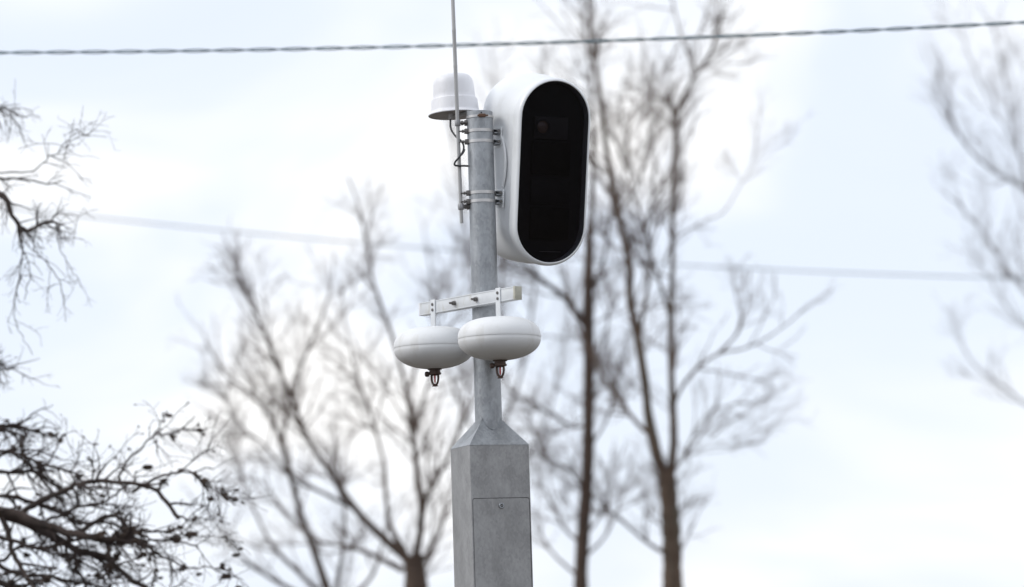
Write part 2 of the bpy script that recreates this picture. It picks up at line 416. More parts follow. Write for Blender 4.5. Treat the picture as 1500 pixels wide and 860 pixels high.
# brackets and bands
def band(parent, z, h, rr, name, mt=STEEL, thick=.0018):
    q = MB(); q.lathe([(rr, z - h / 2), (rr + thick, z - h / 2), (rr + thick, z + h / 2), (rr, z + h / 2)], 64, MT)
    return q.build(name, mt, parent)
xh = Vector((Xv.x, Xv.y, 0)).normalized(); yh = Vector((-xh.y, xh.x, 0))
def side_dist(z):                              # distance from the pole axis to the side plate along xh at height z
    o = ML.inverted() @ Vector((XP, YP, z)); d = ML.inverted().to_3x3() @ xh
    return (XS - .004 - o.x) / d.x
for (pa, pb_) in ((193, 208.5), (283.5, 296)):
    za, zb = pole_z(pa), pole_z(pb_)
    for z in (za, zb):
        bd = band(house, z, .013, RP, 'clamp_band')
        # screw and nut at the left of the pole
        sdv = Vector((-0.93, -0.36, 0)).normalized(); p = Vector((XP, YP, z)) + sdv * (RP + .001)
        lug = MB(); lug.box((.016, .022, .017), along(p + sdv * .004, sdv), .002); lug.build('band_lug', DKSTEEL, bd)
        sc = MB(); tv = Vector((-1, -.1, 0)).normalized(); sc.tube([p + sdv * .008, p + sdv * .008 + tv * .028], .0035, 8)
        sc.lathe([(.0075, .008), (.0075, .016)], 6, along(p + sdv * .008, tv)); sc.lathe([(0, .016), (.0075, .016)], 6, along(p + sdv * .008, tv)); sc.build('band_screw', DKSTEEL, bd)
    for z, nm in ((za, 0), (zb, 1)):
        dd = side_dist(z); c = (RP * .9 + dd) / 2
        ctr = Vector((XP, YP, z)) + xh * c
        br = MB(); Mb = axes(ctr - yh * .012, xh, yh, Vector((0, 0, 1)))
        br.box((dd - RP * .9, .050, .004), Mb @ Matrix.Translation((0, 0, .0075)), .0008)
        br.box((dd - RP * .9, .050, .004), Mb @ Matrix.Translation((0, 0, -.0075)), .0008)
        br.box((.004, .050, .011), Mb @ Matrix.Translation((-(dd - RP * .9) / 2 + .0135, 0, 0)))
        bo = br.build('bracket_arm', GALV, house)
        bt = MB(); q = Vector((XP, YP, z)) + xh * (dd - .012) - yh * .038
        bt.lathe([(.0065, 0), (.0065, .006), (0, .007)], 6, along(q, -yh)); bt.build('bracket_bolt', DKSTEEL, bo)
    dd = side_dist((za + zb) / 2)
    fp = MB(); zc = (za + zb) / 2; hh = abs(za - zb) + .042
    Mf = axes(Vector((XP, YP, zc)) + xh * (side_dist(zc) + .001) - yh * .005, Zv.cross(Yv) * -1 if False else Xv, Yv, Zv)
    fp.box((.006, .075, hh), Mf, .0012); fp.build('bracket_foot', WHITE, house)

# ------------------------------------------------------------------ dome antenna
dc_ = at(666.5, 164.5, 12.15)
tilt = Matrix.Rotation(R(-1.6), 4, 'Y')
MD = Matrix.Translation(dc_) @ tilt
dome = empty('dome_antenna', MD, 'white bucket shaped dome antenna mounted beside the top of the pole', 'antenna')
dm = MB()
dm.lathe([(0.1175, -.012), (0.1175, -.009), (.112, -.005), (.1055, .004), (.1045, .008), (.1005, .052), (.0995, .0555), (.0975, .057), (.0935, .058), (.0925, .060), (.0915, .078), (.0885, .120), (.086, .134), (.081, .147), (.073, .157), (.063, .163), (.048, .1665), (.025, .168), (0, .1682)], 64, MD)
dm.build('radome', WPLAST, dome, smooth=25)
ub = MB(); ub.lathe([(.1165, -.0118), (.1165, -.0135), (.09, -.0145), (.04, -.0145), (0, -.0145)], 48, MD); ub.build('base_plate', UNDER, dome)
cn = at(659.5, 169.5, 12.08); cn.z = dc_.z - .0145 + .0015
co = MB(); co.lathe([(.014, .0), (.014, -.006), (.010, -.006), (.010, -.020), (.0075, -.022), (.0075, -.030), (0, -.030)], 20, Matrix.Translation(cn)); con = co.build('connector', UNDER, dome)
ar = MB(); a0 = Vector((XP, YP, pole_z(170))); a1 = Vector((dc_.x, dc_.y, a0.z))
dA = (a1 - a0); dA.z = 0; la = dA.length; dA.normalize()
Ma = axes(a0 + dA * (RP + (la + .03 - RP) / 2), dA, Vector((-dA.y, dA.x, 0)), Vector((0, 0, 1)))
ztop = dc_.z - .015
ar.box((la + .03 - RP, .040, .005), axes(Vector((*(a0 + dA * (RP + (la + .03 - RP) / 2)).xy, ztop - .0025)), dA, Vector((-dA.y, dA.x, 0)), Vector((0, 0, 1))), .001)
ar.box((.005, .040, .055), axes(Vector((*(a0 + dA * (RP + .0035)).xy, ztop - .0325)), dA, Vector((-dA.y, dA.x, 0)), Vector((0, 0, 1))), .001)
ar.build('bracket', GALV, dome)
bd = band(dome, pole_z(172.5), .010, RP, 'clamp_band')
sr = MB(); hd2 = Vector((.18, -.98, 0)).normalized(); q = Vector((XP, YP, pole_z(172.5))) + hd2 * (RP + .004)
sr.box((.030, .010, .014), axes(q, Vector((-hd2.y, hd2.x, 0)), -hd2, Vector((0, 0, 1))), .002); sr.tube([q - Vector((.02, 0, 0)), q + Vector((.026, .004, 0))], .0035, 8)
sr.build('band_screw', RUST, bd)
def spl(pts, n=6):
    pts = [Vector(p) for p in pts]; P = [pts[0] * 2 - pts[1]] + pts + [pts[-1] * 2 - pts[-2]]; o = []
    for i in range(1, len(P) - 2):
        for k in range(n):
            t = k / n; a, b, c, d = P[i - 1:i + 3]
            o.append(0.5 * ((2 * b) + (c - a) * t + (2 * a - 5 * b + 4 * c - d) * t * t + (3 * b - a - 3 * c + d) * t ** 3))
    o.append(P[-2]); return o
c0 = cn + Vector((0, 0, -.029))
cb = MB(); cb.tube(spl([c0, at(660, 186, 12.07), at(662.5, 193, 12.05), at(668, 200, 12.02), at(675, 206, 11.985), at(679, 213, 11.975), at(678.5, 221, 11.97), at(673, 230, 11.965), at(667, 237, 11.96), at(666, 241.5, 11.96), at(671, 243, 11.965), at(680, 243, 11.98), at(690, 243.5, 11.995)]), .0042, 8)
cb.build('cable', CABLE, dome)
c2 = MB(); c2.tube(spl([at(681, 219, 11.965), at(678, 225, 11.96), at(672, 231, 11.958)]), .003, 6); c2.build('cable_tie', CABLE, dome)

# ------------------------------------------------------------------ whip antenna
YR = 11.985
b0 = at(676.2, 327, YR); t0 = at(663.2, 0, YR); up = (t0 - b0).normalized()
tp = b0 + up * ((t0 - b0).length + 1.15)
MW = along(b0, up)
whip = empty('whip_antenna', MW, 'thin grey whip antenna rod rising past the top of the frame beside the pole', 'antenna')
ww = MB(); Lw = (tp - b0).length; Lf = (t0 - b0).length
def frac(py): return Lf * (327 - py) / 327
prof = [(0, 0), (.0066, 0), (.0074, .001), (.0074, frac(300)), (.0078, frac(299)), (.0078, frac(190)), (.0080, frac(188)), (.0085, frac(100)), (.0089, frac(99)), (.0089, frac(96.5)), (.0084, frac(95.5)), (.0084, frac(47)), (.0090, frac(46)), (.0090, frac(44)), (.0083, frac(43)), (.0078, Lf + .3), (.006, Lw - .05), (.004, Lw), (0, Lw)]
ww.lathe(prof, 20, MW); ww.build('rod', GREYROD, whip)
for py in (181, 303):
    c = b0 + up * frac(py)
    cl = MB(); cl.lathe([(.0070, -.013), (.0118, -.013), (.0128, -.011), (.0128, .011), (.0118, .013), (.0070, .013)], 20, along(c, up)); cp = cl.build('rod_clamp', mat('zinc_clamp', (.30, .30, .31), .5, .5, vary=.2, vscale=90) if py == 181 else bpy.data.materials['zinc_clamp'], whip)
    pc = Vector((XP, YP, c.z)); dv = (pc - c); dl_ = dv.length; dv.normalize()
    am = MB(); am.tube([c + dv * .011, c + dv * (dl_ - RP + .004)], .0068, 12); am.lathe([(.011, 0), (.011, .008), (0, .008)], 6, along(c + dv * .016, dv)); am.lathe([(.014, 0), (.014, .009), (0, .009)], 6, along(c + dv * (dl_ - RP - .009), dv)); am.build('clamp_bolt', DKSTEEL, cp)

# ------------------------------------------------------------------ cross bar and extinguisher pods
TH = R(52)
tb_ = Vector((math.cos(TH), -math.sin(TH), 0)); nb = Vector((-math.sin(TH), -math.cos(TH), 0)); ZZ = Vector((0, 0, 1))
BT, BH = .037, .0555
zc = at(684, 440.6, 11.93).z
bc = Vector((XP, YP, zc)) + nb * (RP + BT / 2 + .001)
def bar_s(px, off=BT / 2):                       # coordinate along the bar of the front face point seen at column px
    a, b = -1.0, 1.0
    for _ in range(50):
        mid = (a + b) / 2; p = bc + tb_ * mid + nb * off - EYE
        x = 750 + FPX * p.dot(cr) / p.dot(fwd)
        a, b = (mid, b) if x < px else (a, mid)
    return mid
sL, sR = bar_s(615), bar_s(752)
MBAR = axes(bc + tb_ * (sL + sR) / 2, tb_, -nb, ZZ)
bar = empty('cross_bar', MBAR, 'white metal channel bolted slantwise across the pole with a beige end plug', 'bracket')
LB = sR - sL
q = MB()
# hollow channel: outer box with bevel, thin raised edges along top and bottom of the face
q.box((LB, BT, BH), MBAR, .002, 2)
q.build('channel', ALU, bar)
for sz in (1, -1):
    e = MB(); e.box((LB - .004, .002, .004), MBAR @ Matrix.Translation((0, -BT / 2 - .0008, sz * (BH / 2 - .0035))), .0006, 1); e.build('flange', ALU, bar)
e = MB(); e.box((.012, BT + .0006, BH + .0006), MBAR @ Matrix.Translation((LB / 2 + .0045, 0, 0)), .002, 2); e.build('end_plug', BEIGE, bar)
e = MB(); e.box((.010, BT + .0006, BH + .0006), MBAR @ Matrix.Translation((-LB / 2 - .004, 0, 0)), .002, 2); e.build('end_plug', WPLAST, bar)
ub_s = [bar_s(666), bar_s(698)]
for i, s in enumerate(ub_s):
    p = bc + tb_ * s + nb * (BT / 2); Mq = along(p, nb)
    w_ = MB(); w_.lathe([(.013, 0), (.013, .0025), (0, .0025)], 24, Mq); wo = w_.build('washer', STEEL, bar)
    w_ = MB(); w_.lathe([(.0092, .0025), (.0098, .004), (.0098, .011), (.0088, .0125), (0, .0125)], 6, Mq); w_.build('nut', DKSTEEL, wo)
    w_ = MB(); w_.lathe([(.0050, .012), (.0050, .026), (.004, .028), (0, .028)], 12, Mq); w_.build('thread', DKSTEEL, wo)
us = sum(ub_s) / 2; hw = abs(ub_s[1] - ub_s[0]) / 2
upts = []
cU = bc + tb_ * us
RU = RP + .006
A0, A1 = bc + tb_ * ub_s[0] - nb * (BT / 2), bc + tb_ * ub_s[1] - nb * (BT / 2)
cP = Vector((XP, YP, zc))
upts = [A0 - nb * .0]
for k in range(13):
    a = math.pi * k / 12; upts.append(cP + (-tb_ * math.cos(a)) * RU - nb * math.sin(a) * RU)
upts.append(A1)
w_ = MB(); w_.tube(upts, .005, 10); w_.build('u_bolt', DKSTEEL, bar)
stn = MB()
GRP = 'extinguisher pods under the cross bar'
def pod_profile(top):
    pr = []
    a, h = .174, .091
    n = 22
    ex = 2.6 if top else 2.15
    for k in range(n + 1):
        th = math.pi / 2 * k / n
        r = a * math.sin(th) ** (2 / ex); z = h * math.cos(th) ** (2 / ex)
        pr.append((r, z if top else -z * 1.0))
    return pr
def make_pod(sx, ztop_px, label):
    s = bar_s(sx, BT / 2 + .004); pos = bc + tb_ * s + nb * (BT / 2 + .003)
    ztop = at(sx, ztop_px, pos.y).z
    c = Vector((pos.x, pos.y, ztop - .091 - .003)) 
    Mp = axes(c, tb_, -nb, ZZ)
    pod = empty('fire_extinguisher', Mp, label, 'fire extinguisher', GRP)
    t = MB(); t.lathe(pod_profile(True)[:-1] + [(.1741, .004), (.1735, .002)], 72, Mp); t.build('upper_shell', POD, pod, smooth=60)
    t = MB(); t.lathe([(.1728, .0022), (.1722, .0)] + pod_profile(False)[::-1][1:], 72, Mp); t.build('lower_shell', POD, pod, smooth=60)
    zt = zc + BH / 2 + .004; zb = ztop - .012
    t = MB(); t.box((.031, .005, zt - zb), axes(Vector((pos.x, pos.y, (zt + zb) / 2)), tb_, -nb, ZZ), .001); st = t.build('hanger_strap', ALU, pod)
    for dz in (.011, -.013):
        t = MB(); t.lathe([(.0065, 0), (.0065, .0035), (.005, .0045), (0, .0045)], 10, along(Vector((pos.x, pos.y, zc + dz)) + nb * .0025, nb)); t.build('strap_bolt', DKSTEEL, st)
    t = MB(); t.lathe([(.030, .0), (.032, -.004), (.030, -.009), (0, -.009)], 32, Mp @ Matrix.Translation((0, 0, -.085))); t.build('outlet_collar', BRONZE, pod)
    zz = -.093
    t = MB(); Mn = Mp @ Matrix.Translation((0, 0, zz))
    t.lathe([(.024, 0), (.024, -.013), (.028, -.014), (.028, -.021), (.019, -.024), (.012, -.026), (0, -.026)], 6 * 4, Mn); hdv = t.build('sprinkler_head', BRONZE, pod)
    ca, sa = math.cos(R(28)), math.sin(R(28))
    for sg in (1, -1):
        t = MB(); arc = [(.015, -.018), (.0160, -.031), (.0155, -.043), (.0125, -.055), (.008, -.063), (.001, -.066)]
        t.tube(spl([Mn @ Vector((sg * r * ca, sg * r * sa, z)) for r, z in arc], 4), .0050, 10); t.build('frame_arm', BRONZE, hdv)
    t = MB(); t.lathe([(0, -.024), (.003, -.025), (.0040, -.031), (.0042, -.043), (.0036, -.052), (.0025, -.058), (0, -.059)], 16, Mn); t.build('bulb', REDBULB, hdv)
    t = MB(); t.lathe([(.006, -.064), (.009, -.067), (.013, -.070), (.013, -.073), (0, -.073)], 16, Mn); t.build('deflector', BRONZE, hdv)
    gd = Vector((-.97, -.25, 0)); gp = Mn @ Vector((0, 0, -.016))
    t = MB(); t.tube([gp, gp + gd * .026], .0055, 10); t.lathe([(0, -.010), (.0085, -.009), (.0118, -.004), (.0118, .004), (.009, .009), (0, .010)], 20, along(gp + gd * .034 + Vector((0, 0, -.004)), gd)); t.build('pressure_gauge', BRONZE, hdv)
    return pod
make_pod(634, 478, 'left white oval extinguisher pod hanging from the lower far end of the cross bar')
make_pod(729.3, 463.5, 'right white oval extinguisher pod hanging in front of the pole near the beige bar end')

# ------------------------------------------------------------------ overhead cables
def wire_path(pix, Y0, Y1, ext=12, n=240):
    xs = np.array([p[0] for p in pix], float); ys = np.array([p[1] for p in pix], float)
    co_ = np.polyfit(xs, ys, 2)
    X = np.linspace(xs[0] - 3200, xs[-1] + 3200, n)
    return [at(float(x), float(np.polyval(co_, x)), Y0 + (Y1 - Y0) * (float(x) / 1500)) for x in X]
wp = wire_path([(0, 77.7), (250, 74.5), (500, 70), (860, 61.5), (1000, 55.6), (1250, 45.5), (1500, 32.7)], 17.0, 17.0)
cw = empty('overhead_cable', wp[len(wp) // 2], 'dark twisted overhead cable crossing the top of the picture behind the whip antenna', 'cable')
dens = spl(wp, 10)
acc = 0; strands = [[], []]
for i, p in enumerate(dens):
    if i: acc += (dens[i] - dens[i - 1]).length
    ph = 2 * math.pi * acc / .41 + 0.6 * pnoise(Vector((acc * .5, 0, 3)))
    for k in (0, 1):
        a = ph + math.pi * k
        strands[k].append(p + Vector((0, math.cos(a), math.sin(a))) * .0072)
for st in strands:
    q = MB(); q.tube(st, .0049, 6); q.build('strand', WIRE, cw)
wp2 = wire_path([(130, 318), (340, 338), (600, 363), (960, 386), (1200, 398), (1430, 406)], 46, 46)
lw = MB(); lw.tube(wp2, .011, 6)
tag(lw.build('overhead_wire', PALEWIRE), 'faint blurred overhead wire sagging across the middle behind the trees', 'cable')

# ------------------------------------------------------------------ trees
def cat_np(pts, n):
    pts = np.asarray(pts, float); P = np.vstack([2 * pts[0] - pts[1], pts, 2 * pts[-1] - pts[-2]])
    t = np.linspace(0, len(pts) - 1 - 1e-6, n); i = t.astype(int); f = (t - i)[:, None]
    a, b, c, d = P[i], P[i + 1], P[i + 2], P[i + 3]
    return 0.5 * ((2 * b) + (c - a) * f + (2 * a - 5 * b + 4 * c - d) * f ** 2 + (3 * b - a - 3 * c + d) * f ** 3)

def norm(v): return v / np.maximum(np.linalg.norm(v, axis=-1, keepdims=True), 1e-9)

def tube_arrays(P, Rr, sides):
    """P (M,n,3), Rr (M,n) -> verts, quads"""
    M_, n, _ = P.shape
    T = np.empty_like(P); T[:, 1:-1] = P[:, 2:] - P[:, :-2]; T[:, 0] = P[:, 1] - P[:, 0]; T[:, -1] = P[:, -1] - P[:, -2]; T = norm(T)
    ref = np.tile(np.array([0.31, 0.87, 0.37]), (M_, 1)); avg = norm(P[:, -1] - P[:, 0])
    ref = np.where((np.abs((avg * ref).sum(-1)) > .9)[:, None], np.array([[1.0, -.2, 0]]), ref)
    U = norm(np.cross(T, ref[:, None, :])); V = np.cross(T, U)
    ang = np.arange(sides) * 2 * np.pi / sides
    vts = P[:, :, None, :] + Rr[:, :, None, None] * (U[:, :, None, :] * np.cos(ang)[None, None, :, None] + V[:, :, None, :] * np.sin(ang)[None, None, :, None])
    idx = np.arange(M_ * n * sides).reshape(M_, n, sides)
    a = idx[:, :-1]; b = idx[:, 1:]
    q = np.stack([a, np.roll(a, -1, 2), np.roll(b, -1, 2), b], -1).reshape(-1, 4)
    return vts.reshape(-1, 3), q

def np_object(name, sets, mt, root):
    vs, qs, o = [], [], 0
    for v, q in sets:
        vs.append(v); qs.append(q + o); o += len(v)
    v = np.concatenate(vs); q = np.concatenate(qs)
    v = v - np.array(root.matrix_basis.translation)[None]
    me = bpy.data.meshes.new(name)
    me.vertices.add(len(v)); me.vertices.foreach_set('co', v.astype(np.float32).ravel())
    me.loops.add(len(q) * 4); me.loops.foreach_set('vertex_index', q.astype(np.int32).ravel())
    me.polygons.add(len(q)); me.polygons.foreach_set('loop_start', np.arange(0, len(q) * 4, 4, dtype=np.int32))
    me.polygons.foreach_set('use_smooth', np.ones(len(q), dtype=bool))
    me.update(calc_edges=True); me.validate()
    me.materials.append(mt)
    ob = bpy.data.objects.new(name, me); COL.objects.link(ob); ob.parent = root
    return ob

def grow(P, Rr, per_m, length, ang, n, trop, wob, rmax, rtip, t0=.15, rng=RNG, shrink=.55, bias=None):
    """children of the branches P (M,n,3)"""
    M_, m_, _ = P.shape
    seg = np.linalg.norm(P[:, 1:] - P[:, :-1], axis=-1).sum(1)
    cnt = rng.poisson(seg * per_m * (1 - t0)); tot = int(cnt.sum())
    if tot == 0: return np.zeros((0, n, 3)), np.zeros((0, n))
    own = np.repeat(np.arange(M_), cnt)
    t = t0 + (1 - t0) * rng.random(tot) ** .85
    x = t * (m_ - 1); i = np.minimum(x.astype(int), m_ - 2); f = (x - i)[:, None]
    base = P[own, i] * (1 - f) + P[own, i + 1] * f; tan = norm(P[own, i + 1] - P[own, i])
    rb_ = Rr[own, i] * (1 - f[:, 0]) + Rr[own, i + 1] * f[:, 0]
    rv = norm(rng.normal(size=(tot, 3))); side = norm(np.cross(tan, rv))
    if bias is not None: side = norm(side + np.asarray(bias)[None] * .8); side = norm(side - tan * (side * tan).sum(-1, keepdims=True))
    a = np.radians(rng.normal(ang, 13, tot))[:, None]
    d = norm(tan * np.cos(a) + side * np.sin(a))
    ln_ = length * (1 - shrink * t) * np.exp(rng.normal(0, .33, tot)) * np.minimum(1, .45 + seg[own] / (2.2 * length))
    st = (ln_ / (n - 1))[:, None]
    out_ = np.empty((tot, n, 3)); out_[:, 0] = base; p = base
    tr = np.array([0, 0, trop])[None]
    for k in range(1, n):
        p = p + d * st; out_[:, k] = p
        d = norm(d + tr + rng.normal(size=(tot, 3)) * wob)
    r_ = np.minimum(rb_ * .72, rmax * np.exp(rng.normal(0, .2, tot)))
    pr = r_[:, None] * (1 - np.linspace(0, 1, n)) + np.minimum(rtip, r_)[:, None] * np.linspace(0, 1, n)
    return out_, pr

def limb_pts(pix, Y, dY, n, jit, rng):
    k = len(pix); pts = []
    for i, (x, y) in enumerate(pix):
        u = i / (k - 1); pts.append(np.array(at(x, y, Y + dY * u ** 1.2)))
    P = cat_np(pts, n)
    w = np.cumsum(rng.normal(size=(n, 3)) * jit, axis=0); w -= np.linspace(0, 1, n)[:, None] * w[-1]
    w[:2] *= .3
    return P + w

def tree(name, label, group, Y, trunk_pix, trunk_r, limbs, levels, bark, twig, seed, jit=.0022, cat='tree', limb_sides=8, upper=0, upper_levels=None):
    """trunk_pix from low to high; limbs: (pixels, dY, r0, r1)"""
    rng = np.random.default_rng(seed)
    low = at(*trunk_pix[0], Y); foot = Vector((low.x + .01 * (low.z), Y, -.08))
    root = empty(name, Vector((foot.x, foot.y, 0)), label, cat, group)
    tp_ = [np.array(foot), np.array(foot) * .5 + np.array(low) * .5] + [np.array(at(x, y, Y)) for x, y in trunk_pix]
    nT = 40
    TP = cat_np(tp_, nT); TP += np.cumsum(rng.normal(size=(nT, 3)) * jit * .5, axis=0) * np.linspace(0, 1, nT)[:, None]
    Tr = np.interp(np.linspace(0, 1, nT), np.linspace(0, 1, len(trunk_r)), trunk_r) * (1 + .05 * rng.normal(size=nT))
    Tr[:3] *= np.array([1.5, 1.25, 1.08])
    np_object('trunk', [tube_arrays(TP[None], Tr[None], 12)], bark, root)
    LP, LR = [], []
    nL = 28
    for pix, dY, ra, rb2 in limbs:
        P = limb_pts(pix, Y, dY, nL, jit, rng); rr = (ra + (rb2 - ra) * np.linspace(0, 1, nL) ** .70) * (1 + .07 * rng.normal(size=nL))
        np_object('limb', [tube_arrays(P[None], rr[None], limb_sides)], bark, root)
        LP.append(P); LR.append(rr)
    LP = np.array(LP); LR = np.array(LR)
    sets = []
    nlow = len(LP) - upper
    if upper:
        cur = (LP[nlow:], LR[nlow:])
        for lv in upper_levels:
            lv = dict(lv); sides = lv.pop('sides', 4); cur = grow(*cur, rng=rng, **lv); sets.append(tube_arrays(*cur, sides))
    mids = []
    cur = (LP[:nlow], LR[:nlow])
    first = True
    for lv in levels:
        lv = dict(lv); sides = lv.pop('sides', 4); keep = lv.pop('also_trunk', 0)
        newP, newR = grow(*cur, rng=rng, **lv)
        if first and keep:
            kw = dict(lv); kw['per_m'] = keep; kw['t0'] = .45
            p2, r2 = grow(TP[None], Tr[None], rng=rng, **kw); newP = np.concatenate([newP, p2]); newR = np.concatenate([newR, r2])
        first = False
        sets.append(tube_arrays(newP, newR, sides)); cur = (newP, newR)
        if newP.shape[1] == 8: mids.append(newP)
    if sets:
        tag(np_object('crown', sets, twig, root), kind='stuff')
    return root, (*cur, np.concatenate([a for a in mids]) if mids else None)

TG = 'bare trees standing behind the post'
LV = [dict(per_m=6.6, length=.86, ang=38, n=8, trop=.05, wob=.08, rmax=.0115, rtip=.0045, sides=5, also_trunk=7),
      dict(per_m=8.0, length=.50, ang=36, n=6, trop=.05, wob=.10, rmax=.0062, rtip=.0028, sides=4),
      dict(per_m=8.0, length=.28, ang=36, n=4, trop=.04, wob=.12, rmax=.0038, rtip=.0018, sides=3)]
# right hand forked tree
tree('bare_tree', 'bare brown tree with thick forked trunk right of the camera', TG, 35,
     [(986, 862), (985, 800), (982, 740), (977, 688)], [.16, .135, .12, .118, .112], [
    ([(974, 700), (962, 665), (950, 610), (946, 570), (934, 492), (922, 436), (922, 388), (906, 312), (891, 239), (882, 171), (872, 98), (866, 40), (860, -30)], -.6, .085, .018),
    ([(980, 702), (987, 655), (985, 580), (983, 500), (985, 400), (986, 300), (989, 229), (994, 156), (1022, 107), (1043, 73), (1062, 10)], .5, .062, .012),
    ([(984, 600), (997, 570), (1019, 542), (1052, 518), (1086, 511), (1119, 497), (1158, 469), (1185, 445)], -1.2, .026, .006),
    ([(980, 700), (997, 676), (1019, 631), (1044, 603), (1080, 590), (1110, 560)], 1.3, .018, .005),
    ([(983, 690), (1020, 662), (1075, 643), (1108, 631), (1150, 628)], 1.0, .009, .003),
    ([(985, 352), (1023, 327), (1057, 312), (1082, 273), (1101, 239), (1110, 215)], .8, .011, .003),
    ([(990, 170), (975, 148), (950, 139), (930, 128)], -.5, .016, .005),
    ([(934, 500), (945, 440), (952, 390), (948, 340), (925, 278), (920, 210), (930, 150)], .9, .034, .006),
    ([(984, 470), (965, 410), (948, 345), (955, 290), (962, 220)], -.9, .028, .006),
    ([(955, 640), (925, 610), (895, 570), (868, 525), (845, 470), (830, 420)], 1.2, .036, .008),
    ([(978, 810), (957, 800), (915, 765), (880, 737), (850, 700), (825, 650)], -1.4, .030, .007),
    ([(1022, 107), (1000, 60), (985, 0), (975, -40)], .4, .018, .006),
    ([(906, 312), (935, 270), (950, 200), (955, 130), (965, 60)], -.8, .020, .005),
    ([(1052, 518), (1085, 480), (1080, 440), (1075, 400)], .2, .016, .004)],
     LV, BARK_C, TWIG, 5)
# slim straight tree left of it
tree('bare_tree', 'slim straight dark tree between the post and the forked tree', TG, 37,
     [(851, 862), (853, 800), (860, 700), (862, 600), (862, 500), (861, 420), (864, 330)], [.115, .10, .092, .085, .08, .075, .07, .05], [
    ([(864, 335), (868, 240), (866, 150), (858, 60), (850, -20)], .3, .040, .008),
    ([(860, 480), (830, 440), (796, 412), (760, 376), (735, 330)], -.9, .060, .010),
    ([(862, 622), (838, 624), (800, 602), (745, 572), (715, 545)], .8, .030, .006),
    ([(858, 720), (835, 690), (800, 670), (780, 630), (770, 590)], -1.1, .028, .006),
    ([(855, 800), (825, 770), (800, 720), (785, 680)], .9, .028, .006),
    ([(862, 560), (885, 510), (893, 450), (905, 400)], .9, .028, .006),
    ([(862, 660), (890, 610), (905, 560), (910, 520)], -.7, .022, .006),
    ([(853, 820), (890, 780), (915, 720), (930, 660)], .9, .024, .006),
    ([(855, 790), (880, 750), (890, 690)], -1.2, .02, .006),
    ([(848, 845), (810, 810), (790, 780), (765, 740)], .4, .024, .006),
    ([(861, 430), (885, 380), (895, 320), (915, 260)], -.6, .030, .006)],
     LV, BARK_A, TWIG, 8)
# low branching tree on the left
tree('bare_tree', 'wide low bare tree with limbs fanning out left of the post', TG, 34,
     [(609, 866), (607, 840), (604, 815)], [.165, .15, .13, .12], [
    ([(600, 822), (560, 785), (520, 745), (485, 695), (452, 645), (428, 585), (402, 525), (384, 480), (362, 435), (345, 405)], -.6, .060, .009),
    ([(608, 822), (618, 760), (612, 700), (605, 640), (600, 595), (588, 540), (570, 480), (549, 420), (540, 370), (528, 310), (510, 260)], .6, .052, .008),
    ([(596, 815), (572, 770), (566, 735), (560, 665), (538, 592), (520, 540), (505, 470), (500, 410)], 1.2, .036, .006),
    ([(614, 770), (625, 725), (648, 685), (682, 610), (705, 560), (715, 500)], -1.0, .040, .008),
    ([(605, 640), (622, 580), (640, 520), (650, 460), (660, 400)], .6, .028, .005),
    ([(428, 590), (440, 540), (470, 470), (485, 420), (490, 370)], .9, .028, .006),
    ([(520, 745), (470, 720), (430, 700), (385, 650), (350, 620), (320, 560)], -1.3, .028, .005),
    ([(612, 830), (640, 790), (655, 740), (668, 690)], 1.1, .035, .007),
    ([(590, 835), (550, 815), (510, 800), (460, 790), (410, 740), (380, 700)], .9, .040, .008),
    ([(380, 472), (372, 445), (368, 420), (372, 395)], .1, .014, .004),
    ([(384, 480), (360, 455), (345, 430), (330, 400)], .2, .013, .004),
    ([(388, 488), (390, 455), (385, 425), (392, 400)], -.2, .012, .004),
    ([(452, 645), (420, 600), (380, 580), (345, 530)], -.7, .022, .006)],
     LV, BARK_A, TWIG, 13)
# second low tree further left
tree('bare_tree', 'smaller bare tree half hidden at the bottom left behind the fanning tree', TG, 36,
     [(492, 930), (486, 880)], [.12, .10, .07], [
    ([(486, 884), (458, 800), (442, 760), (426, 700), (412, 650), (394, 608), (360, 572), (330, 548), (300, 500)], -.5, .060, .009),
    ([(484, 884), (440, 840), (400, 800), (372, 745), (350, 690), (330, 640)], .8, .040, .008),
    ([(480, 890), (420, 860), (370, 830), (335, 790), (300, 740)], -.9, .040, .008),
    ([(488, 884), (500, 820), (505, 760), (498, 700), (490, 640)], 1.0, .040, .008),
    ([(490, 890), (540, 850), (560, 800), (575, 740)], -.6, .034, .008),
    ([(412, 650), (420, 600), (412, 550), (400, 500)], .5, .026, .006)],
     LV, BARK_A, TWIG, 21)
# pale far trees
LVF = [dict(per_m=3.8, length=1.2, ang=34, n=8, trop=.14, wob=.07, rmax=.011, rtip=.005, sides=4),
       dict(per_m=3.4, length=.8, ang=36, n=6, trop=.10, wob=.09, rmax=.006, rtip=.0035, sides=3),
       dict(per_m=3.2, length=.42, ang=38, n=4, trop=.06, wob=.10, rmax=.005, rtip=.003, sides=3)]
tree('bare_tree', 'pale distant tree hidden by the pole with only its upper twigs showing', TG, 62,
     [(722, 880), (722, 760), (716, 600)], [.15, .12, .085, .06], [
    ([(716, 605), (705, 480), (690, 380), (672, 260), (650, 150)], .8, .06, .010),
    ([(716, 605), (730, 480), (735, 360), (728, 200), (722, 90)], -.9, .06, .010),
    ([(718, 660), (760, 560), (780, 450), (790, 320), (800, 180), (795, 60)], 1.2, .055, .010),
    ([(718, 680), (670, 580), (640, 480), (630, 390), (620, 330)], -1.2, .05, .009),
    ([(720, 720), (790, 640), (820, 540), (838, 420)], 1.3, .045, .009)], LVF, BARK_A, TWIG, 31)
